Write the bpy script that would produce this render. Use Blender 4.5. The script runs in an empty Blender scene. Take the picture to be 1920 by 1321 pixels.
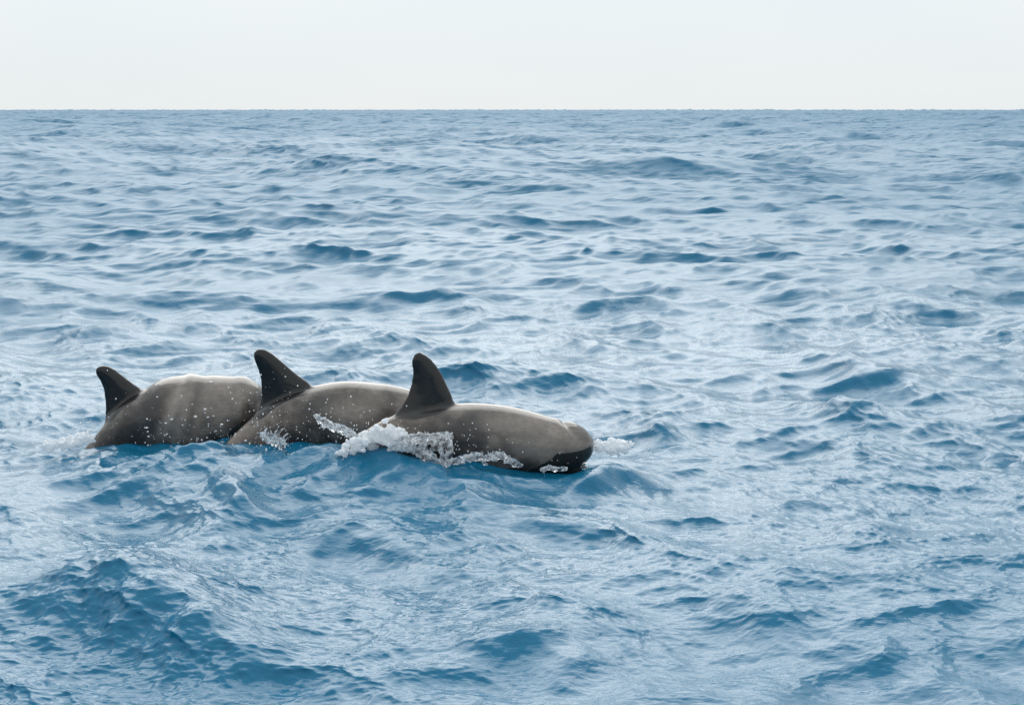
import bpy, bmesh, math, random
import numpy as np
from mathutils import Vector, Matrix

S = bpy.context.scene
COL = S.collection
R = math.radians
random.seed(7)
RNG = np.random.default_rng(11)

# ------------------------------------------------------------------ camera
CAM_H = 2.87
cam = bpy.data.cameras.new('camera')
cam.sensor_width = 36.0
cam.lens = 57.09
cam.clip_end = 60000.0
cam_ob = bpy.data.objects.new('camera', cam)
cam_ob.location = (0.0, 0.0, CAM_H)
cam_ob.rotation_euler = (R(90.0 - 8.53), 0.0, 0.0)
COL.objects.link(cam_ob)
S.camera = cam_ob

# ------------------------------------------------------------------ sky: thin bright cloud over a daylight sky
SUN_EL, SUN_AZ = R(38.0), R(-4.0)
world = bpy.data.worlds.new('World')
S.world = world
world.use_nodes = True
nt = world.node_tree
nt.nodes.clear()
w_out = nt.nodes.new('ShaderNodeOutputWorld')
sky = nt.nodes.new('ShaderNodeTexSky')
sky.sky_type = 'NISHITA'
sky.sun_disc = False
sky.sun_elevation = SUN_EL
sky.sun_rotation = SUN_AZ
sky.dust_density = 0.6
bg_sky = nt.nodes.new('ShaderNodeBackground')
bg_sky.inputs['Strength'].default_value = 0.1
nt.links.new(sky.outputs['Color'], bg_sky.inputs['Color'])
tc = nt.nodes.new('ShaderNodeTexCoord')
mp = nt.nodes.new('ShaderNodeMapping')
mp.inputs['Scale'].default_value = (1.0, 1.0, 3.0)
nz = nt.nodes.new('ShaderNodeTexNoise')
nz.inputs['Scale'].default_value = 2.2
nz.inputs['Detail'].default_value = 4.0
nt.links.new(tc.outputs['Generated'], mp.inputs['Vector'])
nt.links.new(mp.outputs['Vector'], nz.inputs['Vector'])
cr = nt.nodes.new('ShaderNodeValToRGB')
cr.color_ramp.elements[0].position = 0.3
cr.color_ramp.elements[0].color = (0.79, 0.865, 0.91, 1)
cr.color_ramp.elements[1].position = 0.72
cr.color_ramp.elements[1].color = (0.88, 0.92, 0.94, 1)
nt.links.new(nz.outputs['Fac'], cr.inputs['Fac'])
bg_cloud = nt.nodes.new('ShaderNodeBackground')
bg_cloud.inputs['Strength'].default_value = 1.0
nt.links.new(cr.outputs['Color'], bg_cloud.inputs['Color'])
# an overcast dome is brighter overhead than at the horizon
sep = nt.nodes.new('ShaderNodeSeparateXYZ')
nt.links.new(tc.outputs['Generated'], sep.inputs[0])
up_ = nt.nodes.new('ShaderNodeMapRange')
up_.inputs['To Min'].default_value = 0.96
up_.inputs['To Max'].default_value = 1.5
nt.links.new(sep.outputs['Z'], up_.inputs['Value'])
nt.links.new(up_.outputs[0], bg_cloud.inputs['Strength'])
mx = nt.nodes.new('ShaderNodeMixShader')
mx.inputs['Fac'].default_value = 0.93
nt.links.new(bg_sky.outputs['Background'], mx.inputs[1])
nt.links.new(bg_cloud.outputs['Background'], mx.inputs[2])
nt.links.new(mx.outputs['Shader'], w_out.inputs['Surface'])

sun = bpy.data.lights.new('sun', 'SUN')
sun.energy = 1.7
sun.angle = R(58.0)
sun.color = (1.0, 0.97, 0.92)
sun_ob = bpy.data.objects.new('sun', sun)
sd = Vector((math.cos(SUN_EL) * math.sin(SUN_AZ), math.cos(SUN_EL) * math.cos(SUN_AZ), math.sin(SUN_EL)))
sun_ob.rotation_euler = sd.to_track_quat('Z', 'Y').to_euler()
sun_ob.location = sd * 60
COL.objects.link(sun_ob)

S.render.engine = 'CYCLES'
S.view_settings.view_transform = 'Standard'
S.view_settings.look = 'None'
S.view_settings.exposure = 0.0
S.view_settings.gamma = 1.0
S.view_settings.use_curve_mapping = False
S.cycles.use_denoising = True
S.cycles.denoising_prefilter = 'NONE'
S.cycles.max_bounces = 10
S.cycles.transmission_bounces = 8

# ------------------------------------------------------------------ helpers
def tag(o, label=None, cat=None, group=None, kind=None):
    for k, v in (('label', label), ('category', cat), ('group', group), ('kind', kind)):
        if v:
            o[k] = v
    return o

def mesh_from(name, verts, faces, smooth=True):
    """verts (n,3) array, faces (m,3|4) array"""
    verts = np.asarray(verts, np.float32)
    faces = np.asarray(faces, np.int32)
    me = bpy.data.meshes.new(name)
    me.vertices.add(len(verts))
    me.vertices.foreach_set('co', verts.ravel())
    k = faces.shape[1]
    me.loops.add(faces.size)
    me.loops.foreach_set('vertex_index', faces.ravel())
    me.polygons.add(len(faces))
    me.polygons.foreach_set('loop_start', np.arange(0, faces.size, k, dtype=np.int32))
    me.polygons.foreach_set('loop_total', np.full(len(faces), k, np.int32))
    me.update(calc_edges=True)
    if smooth:
        me.polygons.foreach_set('use_smooth', np.ones(len(faces), bool))
    return me

def add_attr(me, name, data):
    a = me.attributes.new(name, 'FLOAT', 'POINT')
    a.data.foreach_set('value', np.asarray(data, np.float32).ravel())

def link(name, me, mat=None, parent=None):
    o = bpy.data.objects.new(name, me)
    COL.objects.link(o)
    if mat:
        me.materials.clear()
        me.materials.append(mat)
    if parent:
        o.parent = parent
    return o

class NT:
    """tiny node-tree writer"""
    def __init__(self, name):
        self.m = bpy.data.materials.new(name)
        self.m.use_nodes = True
        self.t = self.m.node_tree
        self.t.nodes.clear()
        self.out = self.t.nodes.new('ShaderNodeOutputMaterial')
    def n(self, kind, **kw):
        nd = self.t.nodes.new('ShaderNode' + kind)
        for k, v in kw.items():
            setattr(nd, k, v)
        return nd
    def l(self, a, b):
        self.t.links.new(a, b)
    def val(self, sock, v):
        if isinstance(v, bpy.types.NodeSocket):
            self.l(v, sock)
        else:
            sock.default_value = v
    def math(self, op, a, b=0.0, clamp=False):
        nd = self.n('Math', operation=op, use_clamp=clamp)
        self.val(nd.inputs[0], a)
        self.val(nd.inputs[1], b)
        return nd.outputs[0]
    def vmath(self, op, a, b=None, scale=None):
        nd = self.n('VectorMath', operation=op)
        self.val(nd.inputs[0], a)
        if b is not None:
            self.val(nd.inputs[1], b)
        if scale is not None:
            self.val(nd.inputs['Scale'], scale)
        return nd.outputs[0]
    def mix(self, f, a, b):
        nd = self.n('Mix', data_type='RGBA')
        self.val(nd.inputs[0], f)
        self.val(nd.inputs[6], a)
        self.val(nd.inputs[7], b)
        return nd.outputs[2]
    def noise(self, vec, scale, detail=3.0, rough=0.5, dist=0.0):
        nd = self.n('TexNoise')
        self.l(vec, nd.inputs['Vector'])
        nd.inputs['Scale'].default_value = scale
        nd.inputs['Detail'].default_value = detail
        nd.inputs['Roughness'].default_value = rough
        nd.inputs['Distortion'].default_value = dist
        return nd
    def mapping(self, vec, scale=(1, 1, 1), rot=(0, 0, 0)):
        nd = self.n('Mapping')
        self.l(vec, nd.inputs['Vector'])
        nd.inputs['Scale'].default_value = scale
        nd.inputs['Rotation'].default_value = rot
        return nd.outputs[0]
    def ramp(self, f, *stops):
        nd = self.n('ValToRGB')
        self.l(f, nd.inputs[0])
        e = nd.color_ramp.elements
        while len(e) < len(stops):
            e.new(0.5)
        for q, (p, c) in zip(e, stops):
            q.position = p
            q.color = c if len(c) == 4 else (*c, 1)
        return nd.outputs[0]
    def attr(self, name):
        nd = self.n('Attribute', attribute_name=name)
        return nd.outputs['Fac']
    def done(self, sh):
        self.l(sh, self.out.inputs['Surface'])
        return self.m

def sstep(a, b, x):
    t = np.clip((x - a) / (b - a), 0, 1)
    return t * t * (3 - 2 * t)

def pchip(x, y, xs):
    """Catmull-Rom through the stations"""
    x = np.asarray(x, float); y = np.asarray(y, float)
    m = np.gradient(y, x)
    i = np.clip(np.searchsorted(x, xs) - 1, 0, len(x) - 2)
    h = x[i + 1] - x[i]; t = (xs - x[i]) / h
    return ((2*t**3 - 3*t**2 + 1) * y[i] + (t**3 - 2*t**2 + t) * h * m[i] + (-2*t**3 + 3*t**2) * y[i+1] + (t**3 - t**2) * h * m[i+1])

# ------------------------------------------------------------------ wave field of the sea
WIND = math.atan2(-1.0, -0.30)

def spectrum_tile(n, size, l_min, l_max, slope, spread, power, seed, turn=0.0):
    """random sea patch (periodic): height + horizontal chop, wavelengths l_min..l_max, rms slope given"""
    rng = np.random.default_rng(seed)
    k1 = np.fft.fftfreq(n, size / n) * 2 * np.pi
    kx, ky = np.meshgrid(k1, k1, indexing='ij')
    k = np.hypot(kx, ky)
    k[0, 0] = 1e-6
    ang = np.arctan2(ky, kx) - (WIND - turn)
    ka, kb = 2 * np.pi / l_max, 2 * np.pi / l_min
    p = k ** (-power) * (spread + (1 - spread) * np.abs(np.cos(ang)) ** 4.0)
    p *= sstep(ka * 0.7, ka * 1.3, k) * (1 - sstep(kb * 0.8, kb * 1.25, k))
    amp = np.sqrt(p)
    h = amp * np.exp(2j * np.pi * rng.random((n, n))) * np.sqrt(-np.log(rng.random((n, n)) + 1e-9))
    sx = np.fft.ifft2(1j * kx * h).real
    sy = np.fft.ifft2(1j * ky * h).real
    f = slope / math.sqrt(float((sx ** 2 + sy ** 2).mean()))
    eta = np.fft.ifft2(h).real * f
    dx = np.fft.ifft2(-1j * kx / k * h).real * f
    dy = np.fft.ifft2(-1j * ky / k * h).real * f
    return np.stack([eta, -dx, -dy], -1).astype(np.float32), size, n, turn, math.sqrt(l_min * l_max)

TILES = [
    (spectrum_tile(1024, 391.0, 7.0, 45.0, 0.120, 0.06, 3.4, 6, 0.2), 1.0, 0.0),
    (spectrum_tile(1024, 173.0, 2.2, 7.0, 0.095, 0.06, 3.0, 12), 1.0, 0.06),
    (spectrum_tile(1024, 47.0, 0.75, 2.2, 0.145, 0.08, 2.7, 2, 0.35), 1.3, 0.11),
    (spectrum_tile(1024, 23.3, 0.25, 0.75, 0.125, 0.07, 2.7, 3, -0.4), 1.4, 0.12),
    (spectrum_tile(1024, 8.7, 0.10, 0.25, 0.115, 0.05, 2.8, 4, 0.4), 1.2, 0.12),
    (spectrum_tile(1024, 4.1, 0.035, 0.10, 0.165, 0.05, 2.8, 5, -0.3), 0.8, 0.10),
]

def sample_tile(tile, x, y):
    data, size, n, turn, _ = tile
    c, s = math.cos(turn), math.sin(turn)
    u = ((x * c - y * s) / size * n) % n
    v = ((x * s + y * c) / size * n) % n
    i = np.floor(u).astype(np.int32); j = np.floor(v).astype(np.int32)
    fu = (u - i)[..., None].astype(np.float32); fv = (v - j)[..., None].astype(np.float32)
    i %= n; j %= n
    i2 = (i + 1) % n; j2 = (j + 1) % n
    d = (data[i, j] * (1 - fu) + data[i2, j] * fu) * (1 - fv) + (data[i, j2] * (1 - fu) + data[i2, j2] * fu) * fv
    dx = d[..., 1] * c + d[..., 2] * s
    dy = -d[..., 1] * s + d[..., 2] * c
    return d[..., 0], dx, dy

# single wind waves one can point at: crest line (x, y), height, width to the lee, width to windward
CRESTS = [
    ([[-3.03, 8.92], [-2.95, 9.08], [-2.72, 9.36], [-2.59, 9.7], [-2.42, 9.6], [-2.04, 9.13], [-1.65, 8.66], [-1.23, 8.24]], 0.25, 0.38, 0.8),
    ([[-2.5, 12.37], [-2.4, 12.45], [-2.16, 12.13], [-1.87, 11.6]], 0.15, 0.16, 0.3),
    ([[-0.4, 8.44], [-0.2, 8.58], [-0.09, 8.61], [0.12, 8.58], [0.4, 8.47]], 0.2, 0.33, 0.6),
    ([[-0.62, 15.5], [-0.29, 15.57], [0.0, 15.5], [0.41, 15.32]], 0.12, 0.2, 0.5),
    ([[0.61, 23.22], [0.97, 23.48], [1.41, 23.72], [1.8, 23.66], [2.17, 23.4]], 0.14, 0.3, 0.6),
    ([[3.13, 17.45], [3.49, 17.52], [3.96, 17.51], [4.29, 17.43], [4.49, 17.32]], 0.13, 0.25, 0.6),
    ([[-6.39, 22.18], [-6.2, 22.31], [-6.02, 22.45], [-5.68, 22.31]], 0.12, 0.3, 0.5),
    ([[-1.65, 10.66], [-1.35, 11.1], [-0.95, 10.8], [-0.37, 10.05]], 0.11, 0.25, 0.5),
    ([[1.8, 12.5], [2.37, 12.36], [2.82, 12.35], [3.28, 12.36]], 0.08, 0.15, 0.3),
    ([[0.46, 12.55], [0.55, 12.62], [0.67, 12.81], [0.83, 12.98], [0.99, 12.9], [1.21, 12.83]], [0.07, 0.11, 0.13, 0.13, 0.1, 0.0], 0.17, 0.25),
    ([[-1.89, 13.44], [-1.58, 13.06], [-1.33, 12.85], [-1.02, 12.72], [-0.8, 12.52], [-0.53, 12.25], [-0.24, 11.87], [0.04, 11.74]], [0.0, 0.11, 0.19, 0.21, 0.18, 0.12, 0.08, 0.0], 0.4, 0.2),
    ([[-3.98, 13.19], [-3.56, 13.13], [-2.89, 13.06], [-2.23, 13.04], [-1.8, 13.13], [-1.51, 13.28]], [0.05, 0.11, 0.13, 0.13, 0.1, 0.05], 0.85, 0.3),
    ([[-0.08, 11.57], [0.15, 11.33], [0.46, 11.3]], 0.07, 0.15, 0.3),
    ([[1.1, 15.02], [1.26, 15.09], [1.4, 15.02]], 0.1, 0.15, 0.3),
    ([[2.78, 15.75], [3.17, 15.84], [3.64, 15.61]], 0.12, 0.3, 0.5),
    ([[2.72, 11.08], [2.96, 10.98], [3.33, 11.1]], 0.09, 0.2, 0.35),
    ([[2.2, 10.88], [2.53, 11.06], [2.75, 11.02]], 0.1, 0.25, 0.4),
]

DOLPHINS = {
    'front': {"loc": [-0.262, 13.05], "psi": 0.1396, "body": [[-1.488, -0.58, 0.035], [-1.258, -0.254, 0.07], [-1.048, 0.005, 0.118], [-0.916, 0.12, 0.149], [-0.712, 0.211, 0.184], [-0.438, 0.252, 0.219], [-0.154, 0.231, 0.267], [0.132, 0.187, 0.289], [0.397, 0.144, 0.271], [0.598, 0.12, 0.236], [0.754, 0.125, 0.206], [0.852, 0.14, 0.158], [0.915, 0.156, 0.088], [0.942, 0.164, 0.026]], "fin": [[-0.776, 0.306, -0.123, 0.31], [-0.719, 0.406, -0.17, 0.453], [-0.644, 0.478, -0.205, 0.503], [-0.587, 0.578, -0.235, 0.578], [-0.558, 0.669, -0.27, 0.654], [-0.546, 0.752, -0.312, 0.747], [-0.552, 0.814, -0.351, 0.809], [-0.552, 0.866, -0.398, 0.867], [-0.536, 0.905, -0.441, 0.901], [-0.506, 0.924, -0.484, 0.923]]},
    'mid': {"loc": [-1.563, 13.75], "psi": 0.1396, "body": [[-1.513, -0.65, 0.037], [-1.273, -0.447, 0.064], [-1.016, -0.231, 0.111], [-0.777, -0.07, 0.166], [-0.561, 0.077, 0.212], [-0.428, 0.162, 0.239], [-0.286, 0.214, 0.263], [-0.099, 0.242, 0.281], [0.116, 0.25, 0.304], [0.313, 0.236, 0.304], [0.52, 0.226, 0.281], [0.728, 0.196, 0.244], [0.867, 0.169, 0.198], [0.978, 0.157, 0.115], [1.025, 0.151, 0.037]], "fin": [[-0.738, 0.073, -0.021, 0.287], [-0.679, 0.248, -0.087, 0.442], [-0.605, 0.353, -0.144, 0.522], [-0.585, 0.427, -0.22, 0.58], [-0.584, 0.491, -0.283, 0.627], [-0.588, 0.598, -0.363, 0.699], [-0.611, 0.686, -0.434, 0.765], [-0.632, 0.737, -0.482, 0.807], [-0.646, 0.788, -0.522, 0.833], [-0.639, 0.824, -0.549, 0.847], [-0.607, 0.849, -0.58, 0.85]]},
    'left': {"loc": [-2.991, 14.2], "psi": 0.1396, "body": [[-1.183, -0.657, 0.038], [-0.945, -0.447, 0.076], [-0.747, -0.226, 0.124], [-0.605, -0.124, 0.171], [-0.468, -0.027, 0.219], [-0.372, 0.062, 0.252], [-0.278, 0.113, 0.276], [-0.156, 0.148, 0.299], [-0.039, 0.174, 0.342], [0.105, 0.165, 0.371], [0.33, 0.169, 0.361], [0.489, 0.179, 0.337], [0.612, 0.181, 0.328], [0.692, 0.179, 0.285], [0.748, 0.177, 0.228], [0.786, 0.171, 0.157], [0.814, 0.166, 0.076], [0.824, 0.165, 0.024]], "fin": [[-0.651, 0.003, -0.16, 0.158], [-0.623, 0.136, -0.215, 0.351], [-0.606, 0.241, -0.277, 0.413], [-0.607, 0.337, -0.349, 0.462], [-0.617, 0.428, -0.412, 0.514], [-0.642, 0.5, -0.47, 0.563], [-0.673, 0.549, -0.51, 0.597], [-0.683, 0.587, -0.546, 0.619], [-0.67, 0.62, -0.573, 0.632], [-0.642, 0.633, -0.605, 0.637]]},
}

DOLPHINS['front'].update(dents=[(0.70, 0.315, 0.035, 0.045, 0.016)],
    creases=[((0.655, 0.37), (0.80, 0.20), 0.022, -0.010), ((0.60, 0.37), (0.74, 0.19), 0.03, 0.006)],
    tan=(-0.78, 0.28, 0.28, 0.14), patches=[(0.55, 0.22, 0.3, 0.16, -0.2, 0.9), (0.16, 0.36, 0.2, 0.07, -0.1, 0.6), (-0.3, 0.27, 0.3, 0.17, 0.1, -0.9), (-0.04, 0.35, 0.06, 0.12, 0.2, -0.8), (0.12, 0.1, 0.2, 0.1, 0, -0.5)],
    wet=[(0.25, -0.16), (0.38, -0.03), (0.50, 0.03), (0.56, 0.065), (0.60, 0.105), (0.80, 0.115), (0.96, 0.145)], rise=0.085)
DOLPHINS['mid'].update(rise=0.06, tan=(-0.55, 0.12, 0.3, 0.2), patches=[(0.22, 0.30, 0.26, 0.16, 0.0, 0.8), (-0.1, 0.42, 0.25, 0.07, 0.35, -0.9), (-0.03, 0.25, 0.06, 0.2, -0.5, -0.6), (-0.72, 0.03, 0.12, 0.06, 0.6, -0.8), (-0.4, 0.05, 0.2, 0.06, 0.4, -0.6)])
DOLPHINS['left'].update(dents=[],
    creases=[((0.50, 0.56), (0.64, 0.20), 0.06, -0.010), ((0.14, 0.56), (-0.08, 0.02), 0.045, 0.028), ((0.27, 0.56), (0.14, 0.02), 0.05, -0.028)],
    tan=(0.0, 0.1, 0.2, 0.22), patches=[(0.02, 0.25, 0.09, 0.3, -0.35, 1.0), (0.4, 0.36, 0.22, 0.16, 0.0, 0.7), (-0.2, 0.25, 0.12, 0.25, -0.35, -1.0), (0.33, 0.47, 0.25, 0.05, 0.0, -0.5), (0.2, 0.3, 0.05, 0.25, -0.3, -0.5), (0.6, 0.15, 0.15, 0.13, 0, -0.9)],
    wet=[(0.35, -0.1), (0.5, 0.1), (0.6, 0.17), (0.9, 0.26)], rise=0.04)

def local_height(x, y):
    h = np.zeros_like(x)
    for line, H, wf, wb in CRESTS:
        ln = np.array(line, float)
        L = np.concatenate([[0], np.cumsum(np.hypot(*np.diff(ln, axis=0).T))])
        wx = 0.75 * wf
        n = max(int(L[-1] / (0.45 * wx)), 3)
        t = np.linspace(0, 1, n)
        xs, ys = pchip(L, ln[:, 0], t * L[-1]), pchip(L, ln[:, 1], t * L[-1])
        Hs = np.interp(t, L / L[-1], H) if isinstance(H, list) else H * np.sin(np.pi * np.clip(t, 0.03, 0.97)) ** 0.7
        m = (x > xs.min() - 3.5 * wx) & (x < xs.max() + 3.5 * wx) & (y > ys.min() - 3.2 * wf) & (y < ys.max() + 3.2 * wb)
        if not m.any():
            continue
        xm, ym = x[m], y[m]
        ym = ym + wf * (0.20 * np.sin(xm * 5.1 + ym * 2.3) + 0.13 * np.sin(xm * 11.3 - ym * 7.0))
        acc = np.zeros_like(xm)
        for xi, yi, hi in zip(xs, ys, Hs):
            dy = ym - yi
            acc += (hi * np.exp(-(((xm - xi) / wx) ** 2 + (dy / np.where(dy < 0, wf, wb)) ** 2) ** 0.8)) ** 4
        h[m] += acc ** 0.25
    # the three bodies push the water up round them
    for d in DOLPHINS.values():
        h += d['rise'] * np.exp(-(((x - d['loc'][0]) / 1.1) ** 2 + ((y - d['loc'][1] + 0.4) / 0.6) ** 2) ** 2)
    return h

def calm(x, y):
    """beside the animals the long chop is damped, so the surface lies where their bodies part it"""
    c = np.ones_like(x)
    for d in DOLPHINS.values():
        ox, oy = d['loc']
        c *= 1 - 0.6 * np.exp(-(((x - ox) / 1.5) ** 2 + ((y - oy) / 0.8) ** 2))
    return c

def sea_offset(x, y, ds):
    dx = np.zeros_like(x); dy = np.zeros_like(x); h = local_height(x, y)
    hero = h.copy()
    lost = np.zeros_like(x)
    dist = np.hypot(x, y)
    swell = 0.2 + 0.8 * sstep(16, 90, dist) + 1.6 * sstep(400, 2500, dist)
    cm = calm(x, y)
    # wind gusts: ripples come in patches
    gust = 0.95 + 0.5 * np.sin(x * 0.71 + 1.3 * np.sin(y * 0.33)) * np.sin(y * 0.53 + 1.1 * np.sin(x * 0.41 + 1.0))
    for q, (tile, chop, slope) in enumerate(TILES):
        lam = tile[4]
        w = np.clip((lam / ds - (0.25 if q < 3 else 0.7)) / 1.1, 0, 1) if q else np.ones_like(x)
        amp = w * (cm if q < 2 else 1.0) * (swell if q == 0 else 1.0) * (gust if q > 3 else 1.0)
        e, ex, ey = sample_tile(tile, x, y)
        h += e * amp; dx += ex * amp * chop; dy += ey * amp * chop
        lost += (1 - w * w) * slope ** 2
    # the wind pushes the crests over, so the faces towards the camera are the steep ones
    lean = 0.9 * (h - hero) + 0.45 * hero
    dx += math.cos(WIND) * lean; dy += math.sin(WIND) * lean
    far = 1 - sstep(12000, 22000, dist)
    return dx * far, dy * far, h * far - dist ** 2 / (2 * 6.371e6), np.sqrt(lost)   # the earth curves away

# ring mesh: fine where the eye can tell ripples apart, coarse towards the horizon
rad = [0.4, 1.5, 2.8, 3.8, 4.6, 5.2, 5.7, 6.1]
r = 6.4
while r < 30:
    rad.append(r)
    r += r * r / CAM_H * 0.00062
n_near = len(rad)
while r < 900:
    rad.append(r)
    r += min(r * r / CAM_H * 0.00026, 0.25 + 0.0062 * r)
while r < 26000:
    rad.append(r)
    r *= 1.07
rad = np.array(rad)
HALF = R(27)
NC = 1441
th = np.concatenate([np.linspace(-HALF, HALF, NC), HALF + (2 * np.pi - 2 * HALF) * np.linspace(0, 1, 121)[1:-1]])

def ring_grid(rad, th):
    rr, tt = np.meshgrid(rad, th, indexing='ij')
    X = rr * np.sin(tt); Y = rr * np.cos(tt)
    # the finest ripple worth a mesh edge grows smoothly with distance
    step = rr ** 2 / CAM_H * (0.0006 - 0.00032 * sstep(24, 110, rr))
    ds = np.maximum(np.minimum(step, 0.25 + 0.0062 * rr) * np.where(rr < 900, 1, 0) + np.where(rr < 900, 0, 0.07 * rr), rr * np.gradient(th)[None, :])
    ox, oy, oz, lost = sea_offset(X.ravel(), Y.ravel(), ds.ravel())
    return np.stack([X.ravel() + ox, Y.ravel() + oy, oz], -1), lost

def ring_quads(nr, na, first):
    i = np.arange(nr - 1)[:, None]; j = np.arange(na)[None, :]; k = (j + 1) % na
    q = np.stack([(i + 1) * na + j, (i + 1) * na + k, i * na + k, i * na + j], -1).reshape(-1, 4) + first
    return np.concatenate([q[:, [0, 1, 2]], q[:, [0, 2, 3]]])

# beyond 30 m every other spoke ends
va, la = ring_grid(rad[:n_near], th)
vb, lb = ring_grid(rad[n_near:], th[::2])
na, nb = len(th), len(th[::2])
k0 = np.arange(nb)
n0 = (n_near - 1) * na + 2 * k0; n1 = n0 + 1; n2 = (n_near - 1) * na + (2 * k0 + 2) % na
f0 = len(va) + k0; f1 = len(va) + (k0 + 1) % nb
tri = np.concatenate([ring_quads(n_near, na, 0), ring_quads(len(rad) - n_near, nb, len(va)),
                      np.stack([f0, n1, n0], -1), np.stack([f1, n2, n1], -1), np.stack([f0, f1, n1], -1)])
verts = np.concatenate([va, vb]); lost = np.concatenate([la, lb]); quads = tri
sea_me = mesh_from('sea', verts, quads)
add_attr(sea_me, 'unresolved', lost)

def sea_material():
    g = NT('sea_water')
    geo = g.n('NewGeometry')
    pos = geo.outputs['Position']
    # small ripples that no mesh edge carries: tilt of the normal from three octaves of noise
    n1 = g.noise(g.mapping(pos, (0.3, 1.0, 1.0), (0, 0, 0.2)), 3.0, 3.0, 0.6)
    v = g.vmath('SUBTRACT', n1.outputs['Color'], (0.5, 0.5, 0.5))
    v = g.vmath('MULTIPLY', v, (1, 1, 0))
    v = g.vmath('SCALE', v, scale=g.math('MULTIPLY', g.attr('unresolved'), 8.0))
    n3 = g.noise(g.mapping(pos, (0.55, 1.0, 1.0), (0, 0, -0.15)), 0.4, 4.0, 0.65)
    v3 = g.vmath('MULTIPLY', g.vmath('SUBTRACT', n3.outputs['Color'], (0.5, 0.5, 0.5)), (1, 1, 0))
    v = g.vmath('ADD', v, g.vmath('SCALE', v3, scale=g.math('MULTIPLY', g.attr('unresolved'), 9.0)))
    nrm = g.vmath('NORMALIZE', g.vmath('ADD', geo.outputs['Normal'], v))
    n2 = g.noise(g.mapping(pos, (0.45, 1.0, 1.0), (0, 0, -0.35)), 30.0, 3.0, 0.6, 0.4)
    bp = g.n('Bump')
    bp.inputs['Strength'].default_value = 0.65
    bp.inputs['Distance'].default_value = 0.008
    g.l(n2.outputs['Fac'], bp.inputs['Height'])
    g.l(nrm, bp.inputs['Normal'])
    p = g.n('BsdfPrincipled')
    p.inputs['Base Color'].default_value = (0.005, 0.121, 0.225, 1)
    un = g.attr('unresolved')
    g.l(g.math('ADD', g.math('MULTIPLY', un, g.math('ADD', g.math('MULTIPLY', un, 7.0), 0.7)), 0.03), p.inputs['Roughness'])
    p.inputs['IOR'].default_value = 1.333
    g.l(bp.outputs['Normal'], p.inputs['Normal'])
    return g.done(p.outputs['BSDF'])

sea = link('sea', sea_me, sea_material())
tag(sea, kind='structure', label='deep blue open sea with small wind waves reaching the horizon')

# ------------------------------------------------------------------ dolphins
def tube(bm, cs, frames_n, frames_l, a, b, seg=40, sup=2.0):
    """closed loft of elliptic rings"""
    rings = []
    for c, n, l, aa, bb in zip(cs, frames_n, frames_l, a, b):
        ring = []
        for q in range(seg):
            t = 2 * math.pi * q / seg
            ct, st = math.cos(t), math.sin(t)
            u = math.copysign(abs(ct) ** (2 / sup), ct) * aa
            w = math.copysign(abs(st) ** (2 / sup), st) * bb
            ring.append(bm.verts.new(c + n * u + l * w))
        rings.append(ring)
    for p, q in zip(rings, rings[1:]):
        for s in range(seg):
            bm.faces.new((p[s], p[(s + 1) % seg], q[(s + 1) % seg], q[s]))
    bm.faces.new(rings[0][::-1])
    bm.faces.new(rings[-1])

def section_loft(bm, rows, seg=28):
    """fin: every row is (trailing point, leading point, thickness axis, thickness); lens section, blunt nose in front"""
    rings = []
    for T, L, ax, th_ in rows:
        ring = []
        for q in range(seg):
            t = 2 * math.pi * q / seg
            f = 0.5 - 0.5 * math.cos(t)              # 0 at trailing, 1 at leading
            prof = (f + 0.02) ** 0.75 * max(1.0 - f, 0) ** 0.5 * 1.75 + 0.12 * math.sqrt(max(4 * f * (1 - f), 0))
            ring.append(bm.verts.new(T + (L - T) * f + ax * (math.copysign(prof, math.sin(t)) * th_ if q not in (0, seg // 2) else 0)))
        rings.append(ring)
    for p, q in zip(rings, rings[1:]):
        for s in range(seg):
            bm.faces.new((p[s], p[(s + 1) % seg], q[(s + 1) % seg], q[s]))
    bm.faces.new(rings[0][::-1])
    bm.faces.new(rings[-1])

def remeshed(name, bm, voxel, smooth=6):
    bmesh.ops.recalc_face_normals(bm, faces=bm.faces)
    me = bpy.data.meshes.new(name)
    bm.to_mesh(me); bm.free()
    tmp = bpy.data.objects.new(name, me)
    COL.objects.link(tmp)
    rm = tmp.modifiers.new('r', 'REMESH'); rm.mode = 'VOXEL'; rm.voxel_size = voxel
    if smooth:
        sm = tmp.modifiers.new('s', 'SMOOTH'); sm.factor = 0.5; sm.iterations = smooth
    dg = bpy.context.evaluated_depsgraph_get()
    out = bpy.data.meshes.new_from_object(tmp.evaluated_get(dg))
    out.name = name
    bpy.data.objects.remove(tmp)
    bpy.data.meshes.remove(me)
    out.polygons.foreach_set('use_smooth', np.ones(len(out.polygons), bool))
    return out

def noise3(p, seed, freq):
    """cheap smooth pseudo-noise from sines, about -1..1"""
    rng = np.random.default_rng(seed)
    v = np.zeros(len(p))
    for _ in range(7):
        d = rng.normal(size=3); d /= np.linalg.norm(d)
        v += np.sin(p @ d * freq * rng.uniform(0.6, 1.7) + rng.uniform(0, 6.28))
    return v / 3.2

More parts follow.
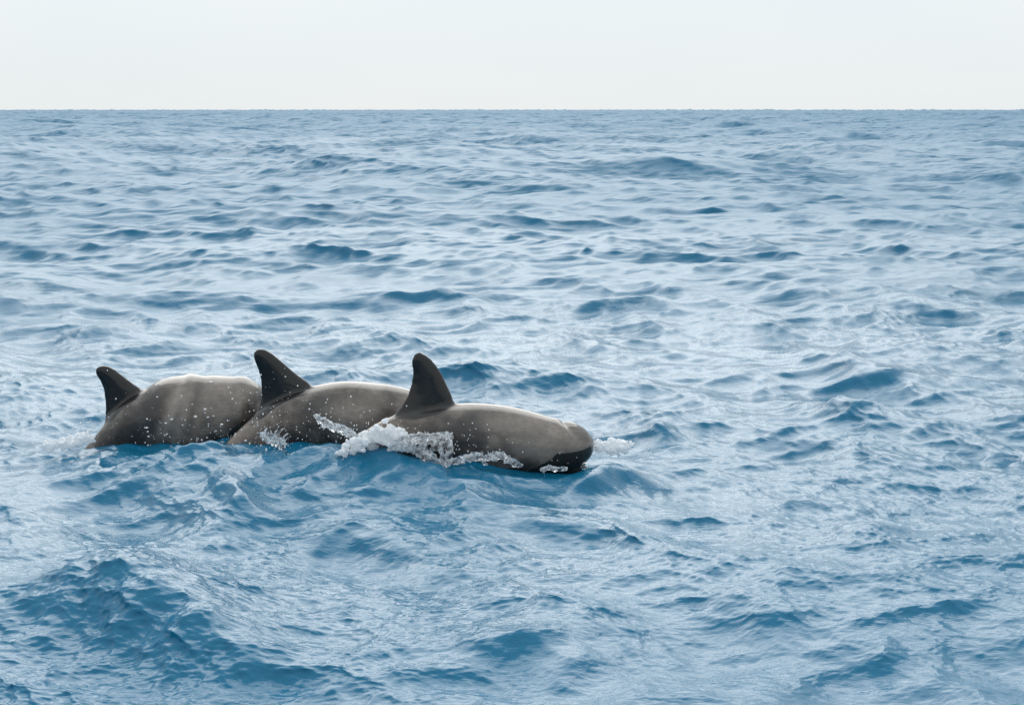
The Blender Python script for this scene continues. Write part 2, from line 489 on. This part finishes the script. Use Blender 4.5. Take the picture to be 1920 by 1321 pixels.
def dolphin_material():
    g = NT('dolphin_skin')
    obj = g.n('TexCoord').outputs['Object']
    big = g.noise(g.mapping(obj, (1.0, 1.0, 1.3)), 3.2, 4.0, 0.55, 0.6).outputs['Fac']
    mid = g.noise(g.mapping(obj, (1.0, 1.0, 1.0)), 17.0, 5.0, 0.65, 0.3).outputs['Fac']
    fine = g.noise(g.mapping(obj, (0.35, 1.0, 1.0), (0, 0.5, 0)), 90.0, 3.0, 0.6).outputs['Fac']
    c = g.ramp(big, (0.40, (0.038, 0.033, 0.030)), (0.5, (0.085, 0.073, 0.064)), (0.60, (0.165, 0.142, 0.125)))
    c = g.mix(g.attr('tan'), c, (0.30, 0.205, 0.155, 1))
    c = g.mix(g.attr('dark_patch'), c, (0.032, 0.030, 0.030, 1))  # patches of darker skin colour
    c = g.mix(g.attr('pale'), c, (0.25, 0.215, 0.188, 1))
    blot = g.ramp(mid, (0.35, (0.80, 0.80, 0.80)), (0.68, (1.14, 1.13, 1.11)))
    mul = g.n('Mix', data_type='RGBA', blend_type='MULTIPLY')
    mul.inputs[0].default_value = 1.0
    g.l(c, mul.inputs[6]); g.l(blot, mul.inputs[7])
    c = mul.outputs[2]
    # dark dorsal fin, darker lower jaw with a ragged edge
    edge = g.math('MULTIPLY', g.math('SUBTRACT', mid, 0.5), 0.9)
    finm = g.math('MULTIPLY', g.math('SUBTRACT', g.math('ADD', g.attr('fin'), g.math('MULTIPLY', edge, 0.35)), 0.32), 3.0, True)
    c = g.mix(finm, c, g.ramp(mid, (0.3, (0.006, 0.006, 0.006)), (0.75, (0.016, 0.015, 0.014))))
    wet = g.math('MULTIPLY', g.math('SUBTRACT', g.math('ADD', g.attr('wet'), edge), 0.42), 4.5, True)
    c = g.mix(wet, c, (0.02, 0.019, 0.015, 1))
    rake = g.noise(g.mapping(obj, (0.12, 1.0, 1.0), (0, 0.7, 0)), 55.0, 2.0, 0.5, 0.5).outputs['Fac']
    scr = g.ramp(rake, (0.25, (0.86, 0.86, 0.86)), (0.36, (1, 1, 1)), (0.62, (1, 1, 1)), (0.72, (1.35, 1.33, 1.3)))
    mul2 = g.n('Mix', data_type='RGBA', blend_type='MULTIPLY')
    mul2.inputs[0].default_value = 1.0
    g.l(c, mul2.inputs[6]); g.l(scr, mul2.inputs[7])
    bp = g.n('Bump')
    bp.inputs['Strength'].default_value = 0.2
    bp.inputs['Distance'].default_value = 0.003
    g.l(g.math('ADD', g.math('MULTIPLY', mid, 0.7), g.math('MULTIPLY', fine, 0.3)), bp.inputs['Height'])
    p = g.n('BsdfPrincipled')
    g.l(mul2.outputs[2], p.inputs['Base Color'])
    g.l(g.math('ADD', g.math('MULTIPLY', mid, 0.14), 0.12), p.inputs['Roughness'])
    p.inputs['IOR'].default_value = 1.36
    p.inputs['Coat Weight'].default_value = 0.5
    p.inputs['Coat Roughness'].default_value = 0.07
    p.inputs['Coat IOR'].default_value = 1.33
    g.l(bp.outputs['Normal'], p.inputs['Normal'])
    return g.done(p.outputs['BSDF'])

SKIN = dolphin_material()

def eye_material():
    g = NT('dolphin_eye')
    p = g.n('BsdfPrincipled')
    p.inputs['Base Color'].default_value = (0.01, 0.008, 0.006, 1)
    p.inputs['Roughness'].default_value = 0.08
    return g.done(p.outputs['BSDF'])
EYE = eye_material()

def make_dolphin(key, label):
    d = DOLPHINS[key]
    st = np.array(d['body'])
    seglen = np.concatenate([[0], np.cumsum(np.hypot(np.diff(st[:, 0]), np.diff(st[:, 1])))])
    # ease the last stations (rounded forehead): sample more densely in front
    t = np.concatenate([np.linspace(0, seglen[-3], 70), np.linspace(seglen[-3], seglen[-1], 14)[1:]])
    cx = pchip(seglen, st[:, 0], t); cz = pchip(seglen, st[:, 1], t); a = np.maximum(pchip(seglen, st[:, 2], t), 0.006)
    tx, tz = np.gradient(cx, t), np.gradient(cz, t)
    nn = np.hypot(tx, tz); tx /= nn; tz /= nn
    f = t / seglen[-1]
    ratio = 0.38 + 0.57 * sstep(0.12, 0.55, f)
    b = a * ratio
    bm = bmesh.new()
    N = [Vector((-z, 0, x)) for x, z in zip(tx, tz)]
    Lx = [Vector((0, 1, 0))] * len(t)
    C = [Vector((x, 0, z)) for x, z in zip(cx, cz)]
    tube(bm, C, N, Lx, a, b, 44)
    # dorsal fin
    fin = d['fin']
    rows = []
    for q, (x0, z0, x1, z1) in enumerate(fin):
        u = q / (len(fin) - 1)
        rows.append((Vector((x0, 0, z0)), Vector((x1, 0, z1)), Vector((0, 1, 0)), 0.062 * (1 - u) ** 0.8 + 0.013))
    section_loft(bm, rows)
    # beak, under water
    hx, hz = st[-4, 0], st[-4, 1]
    ha = st[-4, 2]
    bc = [Vector((hx - 0.05, 0, hz - ha * 0.75)), Vector((hx + 0.05, 0, hz - ha * 0.98)), Vector((hx + 0.13, 0, hz - ha * 1.16)), Vector((hx + 0.19, 0, hz - ha * 1.28)), Vector((hx + 0.22, 0, hz - ha * 1.33))]
    bd = Vector((0.27, 0, -0.15 * ha / 0.16)).normalized()
    bn = Vector((-bd.z, 0, bd.x))
    tube(bm, bc, [bn] * 5, [Vector((0, 1, 0))] * 5, [0.11, 0.085, 0.06, 0.045, 0.02], [0.13, 0.10, 0.075, 0.055, 0.025], 24)
    # flippers and flukes, under water
    mx_, mz_, ma = st[-7, 0], st[-7, 1], st[-7, 2]
    for s in (-1, 1):
        root = Vector((mx_ + 0.05, s * ma * 0.4, mz_ - ma * 0.8 - 0.12))
        tip = root + Vector((-0.2, s * 0.12, -0.3))
        ax = Vector((0.1, s * 0.55, -0.6)).cross(Vector((1, 0, 0))).normalized()
        rows = []
        for q in range(7):
            u = q / 6
            m_ = root.lerp(tip, u)
            wd = 0.17 * (1 - u) ** 0.7 + 0.02
            rows.append((m_ - Vector((wd * 0.5, 0, 0)), m_ + Vector((wd * 0.5, 0, 0)), ax, 0.028 * (1 - u) + 0.011))
        section_loft(bm, rows, 20)
        te = C[2]
        back = Vector((-tx[0], 0, -tz[0])); up = N[0]
        rows = []
        for q in range(7):
            u = q / 6
            m_ = te + Vector((0, s * (0.01 + 0.36 * u), 0)) + back * (0.03 + 0.16 * u * u)
            wd = 0.2 * (1 - u) ** 0.8 + 0.02
            rows.append((m_ + back * wd * 0.5, m_ - back * wd * 0.5, up, 0.022 * (1 - u) + 0.010))
        section_loft(bm, rows, 20)
    me = remeshed('dolphin', bm, 0.0095, 7)
    n = len(me.vertices)
    co = np.empty(n * 3, np.float32); me.vertices.foreach_get('co', co); co = co.reshape(-1, 3).astype(float)
    no = np.empty(n * 3, np.float32); me.vertices.foreach_get('normal', no); no = no.reshape(-1, 3).astype(float)
    x, y, z = co.T
    disp = np.zeros(n)
    ay = np.abs(y)
    # ease the root of the fin into the back
    (ax0, az0, _, _), (_, _, bx0, bz0) = fin[1], fin[2]
    tl = np.clip((x - ax0) / (bx0 - ax0), -0.2, 1.2)
    base = az0 + (bz0 - az0) * tl - 0.045 * np.sin(np.pi * np.clip(tl, 0, 1)) + d.get('fin_lift', 0.0)
    ed = np.empty(len(me.edges) * 2, np.int32); me.edges.foreach_get('vertices', ed); ed = ed.reshape(-1, 2)
    deg = np.bincount(ed.ravel(), minlength=n).astype(float)[:, None]
    near = np.exp(-((z - base + 0.01) / 0.05) ** 2) * (ay < 0.2) * sstep(ax0 - 0.12, ax0, x) * (1 - sstep(bx0, bx0 + 0.14, x))
    near = near[:, None]
    for _ in range(40):
        acc = np.zeros_like(co)
        for k in range(3):
            acc[:, k] = np.bincount(ed[:, 0], co[ed[:, 1], k], n) + np.bincount(ed[:, 1], co[ed[:, 0], k], n)
        co += (acc / deg - co) * near * 0.6
    me.vertices.foreach_set('co', co.astype(np.float32).ravel()); me.update()
    no = np.empty(n * 3, np.float32); me.vertices.foreach_get('normal', no); no = no.reshape(-1, 3).astype(float)
    x, y, z = co.T
    ay = np.abs(y)
    # blowhole hollow and the crease behind the forehead
    for (gx, gz, gy, w, dep) in d.get('dents', []):
        q = ((x - gx) / w) ** 2 + ((z - gz) / w) ** 2 + ((ay - gy) / (w * 1.6)) ** 2
        disp -= dep * np.exp(-q)
    for (p0, p1, w, dep) in d.get('creases', []):
        p0 = np.array(p0); p1 = np.array(p1)
        e = p1 - p0
        q = np.stack([x, z], -1)
        tt_ = np.clip(((q - p0) @ e) / (e @ e), 0, 1)
        dist = np.linalg.norm(q - p0 - tt_[:, None] * e, axis=1)
        disp += dep * np.exp(-(dist / w) ** 2) * (0.25 + 0.75 * np.sin(np.pi * np.clip(tt_, 0.0, 1.0)))
    disp += 0.0035 * noise3(co, 5, 7.0) * (ay > 0.05)
    co += no * disp[:, None]
    me.vertices.foreach_set('co', co.astype(np.float32).ravel())
    # markings
    (ax0, az0, _, _), (_, _, bx0, bz0) = fin[1], fin[2]
    tl = np.clip((x - ax0) / (bx0 - ax0), -0.2, 1.2)
    base = az0 + (bz0 - az0) * tl - 0.045 * np.sin(np.pi * np.clip(tl, 0, 1)) + d.get('fin_lift', 0.0)
    add_attr(me, 'fin', sstep(-0.05, 0.045, z - base) * (ay < 0.13) * (x < bx0 + 0.03))
    tan = np.exp(-((x - d['tan'][0]) / d['tan'][2]) ** 2 - ((z - d['tan'][1]) / d['tan'][3]) ** 2)
    add_attr(me, 'tan', np.clip(tan * (0.65 + 0.5 * noise3(co, 8, 9.0)), 0, 1) * 0.85)
    pale = np.zeros(n); dark_patch = np.zeros(n)
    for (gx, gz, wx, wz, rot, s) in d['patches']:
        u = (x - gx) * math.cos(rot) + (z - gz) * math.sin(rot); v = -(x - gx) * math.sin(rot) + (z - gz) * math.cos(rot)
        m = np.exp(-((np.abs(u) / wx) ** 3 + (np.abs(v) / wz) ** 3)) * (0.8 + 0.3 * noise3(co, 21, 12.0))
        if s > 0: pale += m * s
        else: dark_patch -= m * s
    add_attr(me, 'pale', np.clip(pale, 0, 1)); add_attr(me, 'dark_patch', np.clip(dark_patch, 0, 1))
    wet = np.zeros(n)  # darker below a line along the lower head
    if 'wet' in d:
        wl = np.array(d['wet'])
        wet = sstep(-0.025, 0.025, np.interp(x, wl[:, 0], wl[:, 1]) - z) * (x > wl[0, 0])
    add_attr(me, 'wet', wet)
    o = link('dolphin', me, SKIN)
    o.location = (*d['loc'], 0.0)
    o.rotation_euler = (0, 0, d['psi'])
    tag(o, label, 'dolphin', 'dolphins swimming side by side at the surface')
    # eyes, below the waterline
    for s in (-1, 1):
        b2 = bmesh.new()
        bmesh.ops.create_icosphere(b2, subdivisions=2, radius=0.017)
        em = bpy.data.meshes.new('eye'); b2.to_mesh(em); b2.free()
        e = link('eye', em, EYE, o)
        e.location = (hx - 0.06, s * ha * 0.93, hz - ha * 0.55)
    return o

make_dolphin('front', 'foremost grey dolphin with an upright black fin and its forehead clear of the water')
make_dolphin('mid', 'grey dolphin with swept-back fin whose head is hidden behind the foremost dolphin')
make_dolphin('left', 'grey dolphin with blunt hooked fin and high bulging back, last at the left')

# ------------------------------------------------------------------ splashes, foam and spray
PATHS = {
    'tail': [[-1.367, 12.75, 0.157], [-1.274, 12.76, 0.207], [-1.155, 12.78, 0.264], [-1.047, 12.78, 0.308], [-0.944, 12.7, 0.28], [-0.823, 12.6, 0.232]],
    'sheet': [[-0.951, 12.62, 0.262], [-0.821, 12.58, 0.305], [-0.715, 12.56, 0.317], [-0.609, 12.56, 0.322], [-0.526, 12.58, 0.331], [-0.472, 12.6, 0.318]],
    'sheet_low': [[-0.883, 12.55, 0.255], [-0.775, 12.5, 0.236], [-0.669, 12.48, 0.18], [-0.585, 12.46, 0.142], [-0.502, 12.46, 0.116]],
    'flank': [[-0.512, 12.5, 0.125], [-0.421, 12.55, 0.131], [-0.317, 12.6, 0.146], [-0.212, 12.62, 0.141], [-0.106, 12.64, 0.15], [-0.021, 12.64, 0.111], [0.077, 12.68, 0.05]],
    'chin': [[0.234, 12.7, 0.02], [0.299, 12.72, 0.033], [0.35, 12.72, 0.019], [0.437, 12.76, 0.015]],
    'snout': [[0.71, 13.25, 0.087], [0.802, 13.3, 0.103], [0.891, 13.3, 0.103], [0.977, 13.25, 0.078]],
    'stern': [[-4.053, 13.75, -0.009], [-3.96, 13.75, 0.01], [-3.877, 13.75, 0.019], [-3.811, 13.8, 0.047], [-3.731, 13.85, 0.055], [-3.639, 13.85, 0.055]],
    'mid_low': [[-2.067, 13.2, 0.187], [-2.006, 13.2, 0.16], [-1.945, 13.2, 0.133], [-1.879, 13.2, 0.106]],
    'mid_high': [[-1.616, 13.15, 0.377], [-1.57, 13.12, 0.338], [-1.48, 13.1, 0.297], [-1.376, 13.06, 0.278], [-1.296, 13.0, 0.237], [-1.249, 12.95, 0.203]],
    'bubble': [[0.581, 12.72, 0.041]],
    'veil_left': [[-3.472, 13.7, 0.435], [-3.019, 13.7, 0.319], [-2.746, 13.7, 0.249], [-2.428, 13.7, 0.179]],
}

def water_material(name, milky, rough):
    """thrown water: clear where it is thin and smooth, milky where air is mixed in"""
    g = NT(name)
    obj = g.n('NewGeometry').outputs['Position']
    f = g.noise(obj, 22.0, 3.0, 0.6).outputs['Fac']
    clear = g.n('BsdfPrincipled')
    clear.inputs['Base Color'].default_value = (0.96, 0.98, 1.0, 1)
    clear.inputs['Transmission Weight'].default_value = 1.0
    clear.inputs['Roughness'].default_value = rough
    clear.inputs['IOR'].default_value = 1.333
    white = g.n('BsdfPrincipled')
    white.inputs['Base Color'].default_value = (0.93, 0.94, 0.95, 1)
    white.inputs['Roughness'].default_value = 0.25
    tr = g.n('BsdfTranslucent')
    tr.inputs['Color'].default_value = (0.9, 0.92, 0.94, 1)
    m1 = g.n('MixShader'); m1.inputs[0].default_value = 0.55
    g.l(white.outputs[0], m1.inputs[1]); g.l(tr.outputs[0], m1.inputs[2])
    m2 = g.n('MixShader')
    g.l(g.math('ADD', g.math('MULTIPLY', g.math('SUBTRACT', f, 0.5), 3.0), milky, True), m2.inputs[0])
    g.l(clear.outputs[0], m2.inputs[1]); g.l(m1.outputs[0], m2.inputs[2])
    return g.done(m2.outputs[0])

SPLASH = water_material('splash_water', 0.25, 0.02)
FOAM = water_material('foam', 1.6, 0.1)
DROP = water_material('drop_water', 0.5, 0.0)

_b = bmesh.new(); bmesh.ops.create_icosphere(_b, subdivisions=1, radius=1.0)
_b.verts.ensure_lookup_table()
ICO_V = np.array([v.co[:] for v in _b.verts]); ICO_F = np.array([[v.index for v in f.verts] for f in _b.faces]); _b.free()

def balls(name, items):
    """items: list of (centre, (rx, ry, rz)); every ball a closed little mesh, all joined"""
    n = len(items)
    c = np.array([i[0] for i in items]); r = np.array([i[1] for i in items])
    v = (ICO_V[None] * r[:, None, :] + c[:, None, :]).reshape(-1, 3)
    f = (ICO_F[None] + (np.arange(n) * len(ICO_V))[:, None, None]).reshape(-1, 3)
    return mesh_from(name, v, f)

def on_path(path, t):
    p = np.array(path, float)
    L = np.concatenate([[0], np.cumsum(np.linalg.norm(np.diff(p, axis=0), axis=1))])
    return np.array([np.interp(t * L[-1], L, p[:, k]) for k in range(3)])

def strand(rng, start, vel, r0, n, step=0.009, drag=0.93, fall=0.045):
    """a ligament of thrown water: a bead chain that arcs, thins and breaks into drops"""
    p = np.array(start, float); v = np.array(vel, float); out = []
    for i in range(n):
        u = i / n
        r = r0 * (1 - 0.75 * u) * (0.8 + 0.5 * abs(math.sin(i * 1.7)))
        if u < 0.6 or rng.random() < 0.55:
            out.append((p.copy(), (r, r, r)))
        p = p + v * step
        v = v * drag + rng.normal(0, 0.09, 3)
        v[2] -= fall
    return out

def splash(name, label, path, rng_seed, thick, crest, strands, up, mat, voxel=0.0048, jit=1.0):
    rng = np.random.default_rng(rng_seed)
    items = []
    # lumpy base along the waterline
    L = np.linalg.norm(np.diff(np.array(path), axis=0), axis=1).sum()
    for _ in range(int(L / thick * 13)):
        t = rng.random()
        c = on_path(path, t)
        s = thick * (0.45 + 0.55 * math.sin(math.pi * min(max(t, 0.08), 0.92)))
        c = c + np.array([rng.normal(0, 0.5), rng.normal(0, 0.6), rng.normal(-0.2, 0.55)]) * s * jit
        r = s * rng.uniform(0.28, 0.75)
        items.append((c, (r * rng.uniform(0.8, 1.5), r, r * rng.uniform(0.6, 1.1))))
    lumps = list(items)
    for _ in range(len(lumps) * 3):
        c, r = lumps[rng.integers(len(lumps))]
        d = rng.normal(0, 1, 3); d /= np.linalg.norm(d)
        s = rng.uniform(0.006, 0.014)
        items.append((c + d * np.array(r) * rng.uniform(0.85, 1.25), (s, s, s)))
    for _ in range(strands):
        t = rng.random()
        c = on_path(path, t)
        d = np.array(up) + rng.normal(0, 0.45, 3)
        items += strand(rng, c + rng.normal(0, 0.3, 3) * thick, d * rng.uniform(0.5, 1.1) * crest, rng.uniform(0.007, 0.014), rng.integers(10, 26))
    me0 = balls(name, items)
    bm = bmesh.new(); bm.from_mesh(me0); bpy.data.meshes.remove(me0)
    me = remeshed(name, bm, voxel, 4)
    # loose drops round it
    drops = []
    for _ in range(int(strands * 0.8)):
        c = on_path(path, rng.random()) + np.array([rng.normal(0, 0.05), rng.normal(0, 0.04), abs(rng.normal(0, 0.06)) + 0.01]) * (1 + crest)
        r = rng.uniform(0.003, 0.007)
        drops.append((c, (r, r, r)))
    o = link(name, me, mat)
    tag(o, label, kind='stuff')
    return o, drops

loose = []
for args in (
    ('splash_foam', 'white foam tumbling over the tail stock of the foremost dolphin', PATHS['tail'], 1, 0.08, 0.7, 24, (0.15, 0.0, 0.9), FOAM, 0.005),
    ('splash_crest', 'curl of clear water thrown up along the flank of the foremost dolphin', PATHS['sheet'], 2, 0.02, 0.6, 16, (0.7, -0.1, 0.1), SPLASH, 0.0045),
    ('splash_foam', 'lacy water running down below the thrown curl', PATHS['sheet_low'], 3, 0.03, 0.7, 30, (0.1, 0.0, 0.9), SPLASH, 0.0045),
    ('splash_crest', 'thin white rim of splashing water along the belly line of the foremost dolphin', PATHS['flank'], 4, 0.024, 0.6, 32, (0.1, 0.0, 0.9), SPLASH, 0.0045),
    ('splash_foam', 'few bright flecks of water under the chin of the foremost dolphin', PATHS['chin'], 5, 0.008, 0.4, 6, (0.2, 0, 0.7), SPLASH, 0.0045),
    ('splash_foam', 'soft white foam pushed up in front of the foremost forehead', PATHS['snout'], 6, 0.06, 0.6, 35, (0.3, 0.1, 0.6), FOAM, 0.005),
    ('splash_foam', 'white foam trailing behind the last dolphin on the left', PATHS['stern'], 7, 0.05, 0.6, 40, (-0.3, 0, 0.7), FOAM, 0.005),
    ('splash_crest', 'small clear splash at the tail stock of the second dolphin', PATHS['mid_low'], 8, 0.026, 0.9, 34, (0.2, 0, 0.8), SPLASH, 0.0045),
    ('splash_crest', 'slanting rope of clear water in front of the second dolphin', PATHS['mid_high'], 9, 0.024, 0.6, 36, (0.3, 0, 0.3), SPLASH, 0.0045),
):
    o, dr = splash(*args)
    loose += dr

# a sheet of clear water falls from the curl: thin, rippled, torn into holes towards its lower edge
rng = np.random.default_rng(31)
nu, nv = 120, 46
def sheet_point(u, v):
    a = on_path(PATHS['sheet'], 0.18 + 0.82 * u)
    b = on_path(PATHS['sheet_low'], 0.12 + 0.86 * u)
    b[0] = a[0] + 0.25 * (b[0] - a[0])
    c = a + (b - a) * v
    c[1] -= 0.05 * math.sin(math.pi * min(v * 1.2, 1)) + 0.012 * math.sin(u * 40 + v * 3)
    c[2] += 0.012 * math.sin(u * 23 + 1.0) * (1 - v) + 0.006 * math.sin(u * 61) * (1 - v)
    c[0] += 0.014 * math.sin(u * 31 + v * 4)
    return c
items = []
for i in range(nu):
    for j in range(nv):
        u, v = i / nu, j / nv
        hole = math.sin(u * 47 + 2.1 * math.sin(v * 5 + u * 9)) * 0.55 + math.sin(u * 19 - v * 7) * 0.35 + math.sin(v * 16 + u * 33) * 0.3
        if hole > 0.42 - 0.8 * v + 0.45 * u and v > 0.1:
            continue
        c = sheet_point(u, v)
        r = 0.0055 + 0.0028 * abs(math.sin(u * 70 + v * 9)) + (0.004 if v < 0.08 else 0) + (0.003 if u > 0.95 else 0)
        items.append((c + rng.normal(0, 0.0012, 3), (r, r * 0.8, r)))
for k in range(10):
    c = sheet_point(1.0, rng.random() * 0.9) + np.array([rng.uniform(0.0, 0.04), 0, rng.normal(0, 0.01)])
    r = rng.uniform(0.004, 0.010)
    items.append((c, (r, r, r)))
me0 = balls('splash_curtain', items); bm = bmesh.new(); bm.from_mesh(me0); bpy.data.meshes.remove(me0)
tag(link('splash_curtain', remeshed('splash_curtain', bm, 0.0042, 6), SPLASH), 'torn sheet of clear water falling from the curl beside the foremost dolphin', kind='stuff')

# spray in the air between the camera and the animals
rng = np.random.default_rng(77)
drops = list(loose)
def cloud(n, cx, cz, sx, sz, y0, y1, r0, r1, streak=1.0):
    for _ in range(n):
        y = rng.uniform(y0, y1)
        x = rng.normal(cx, sx); z = rng.normal(cz, sz)
        if z < 0.03: z = 0.03 + abs(rng.normal(0, 0.08))
        r = r0 + (r1 - r0) * rng.random() ** 3.2
        drops.append(((x * y / 13.4, y, z), (r * rng.uniform(1, streak), r, r * rng.uniform(0.8, 1.25))))
L_, M_ = DOLPHINS['left']['loc'], DOLPHINS['mid']['loc']
cloud(150, M_[0] - 0.15, 0.26, 0.36, 0.17, 12.9, 13.3, 0.0018, 0.0095)
cloud(36, M_[0] - 0.45, 0.55, 0.15, 0.16, 13.0, 13.4, 0.0022, 0.007)
cloud(90, M_[0] - 0.2, 0.10, 0.40, 0.06, 12.95, 13.2, 0.0025, 0.010)
cloud(120, L_[0] + 0.25, 0.20, 0.42, 0.16, 13.3, 13.7, 0.0018, 0.0085, 2.6)
cloud(60, L_[0] + 0.35, 0.06, 0.35, 0.05, 13.4, 13.6, 0.0025, 0.009, 1.5)
cloud(50, L_[0] - 0.55, 0.25, 0.10, 0.20, 13.5, 13.8, 0.0025, 0.007)
cloud(60, L_[0] - 0.9, 0.10, 0.2, 0.12, 13.5, 13.9, 0.0025, 0.006)
cloud(14, -0.32, 0.38, 0.08, 0.05, 12.5, 12.7, 0.004, 0.008)
spray = link('spray', balls('spray', drops), DROP)
tag(spray, 'fine spray of bright water drops hanging in front of the two rear dolphins', kind='stuff')

# foam flecks left on the water round the animals and on some breaking crests far out are part of the sea's surface
def bubble_material():
    g = NT('bubble_film')
    p = g.n('BsdfPrincipled')
    p.inputs['Base Color'].default_value = (0.97, 0.99, 1, 1)
    p.inputs['Transmission Weight'].default_value = 1.0
    p.inputs['Roughness'].default_value = 0.02
    p.inputs['IOR'].default_value = 1.333
    return g.done(p.outputs[0])
bm = bmesh.new()
bmesh.ops.create_uvsphere(bm, u_segments=32, v_segments=20, radius=0.032)
bm2 = bmesh.ops.create_uvsphere(bm, u_segments=32, v_segments=20, radius=0.0285)
bmesh.ops.reverse_faces(bm, faces=[f for f in bm.faces if all(v in set(bm2['verts']) for v in f.verts)])
for f in bm.faces: f.smooth = True
me = bpy.data.meshes.new('bubble'); bm.to_mesh(me); bm.free()
bub = link('bubble', me, bubble_material())
bub.location = PATHS['bubble'][0]
tag(bub, 'clear round air bubble on the water under the chin of the foremost dolphin', 'bubble')
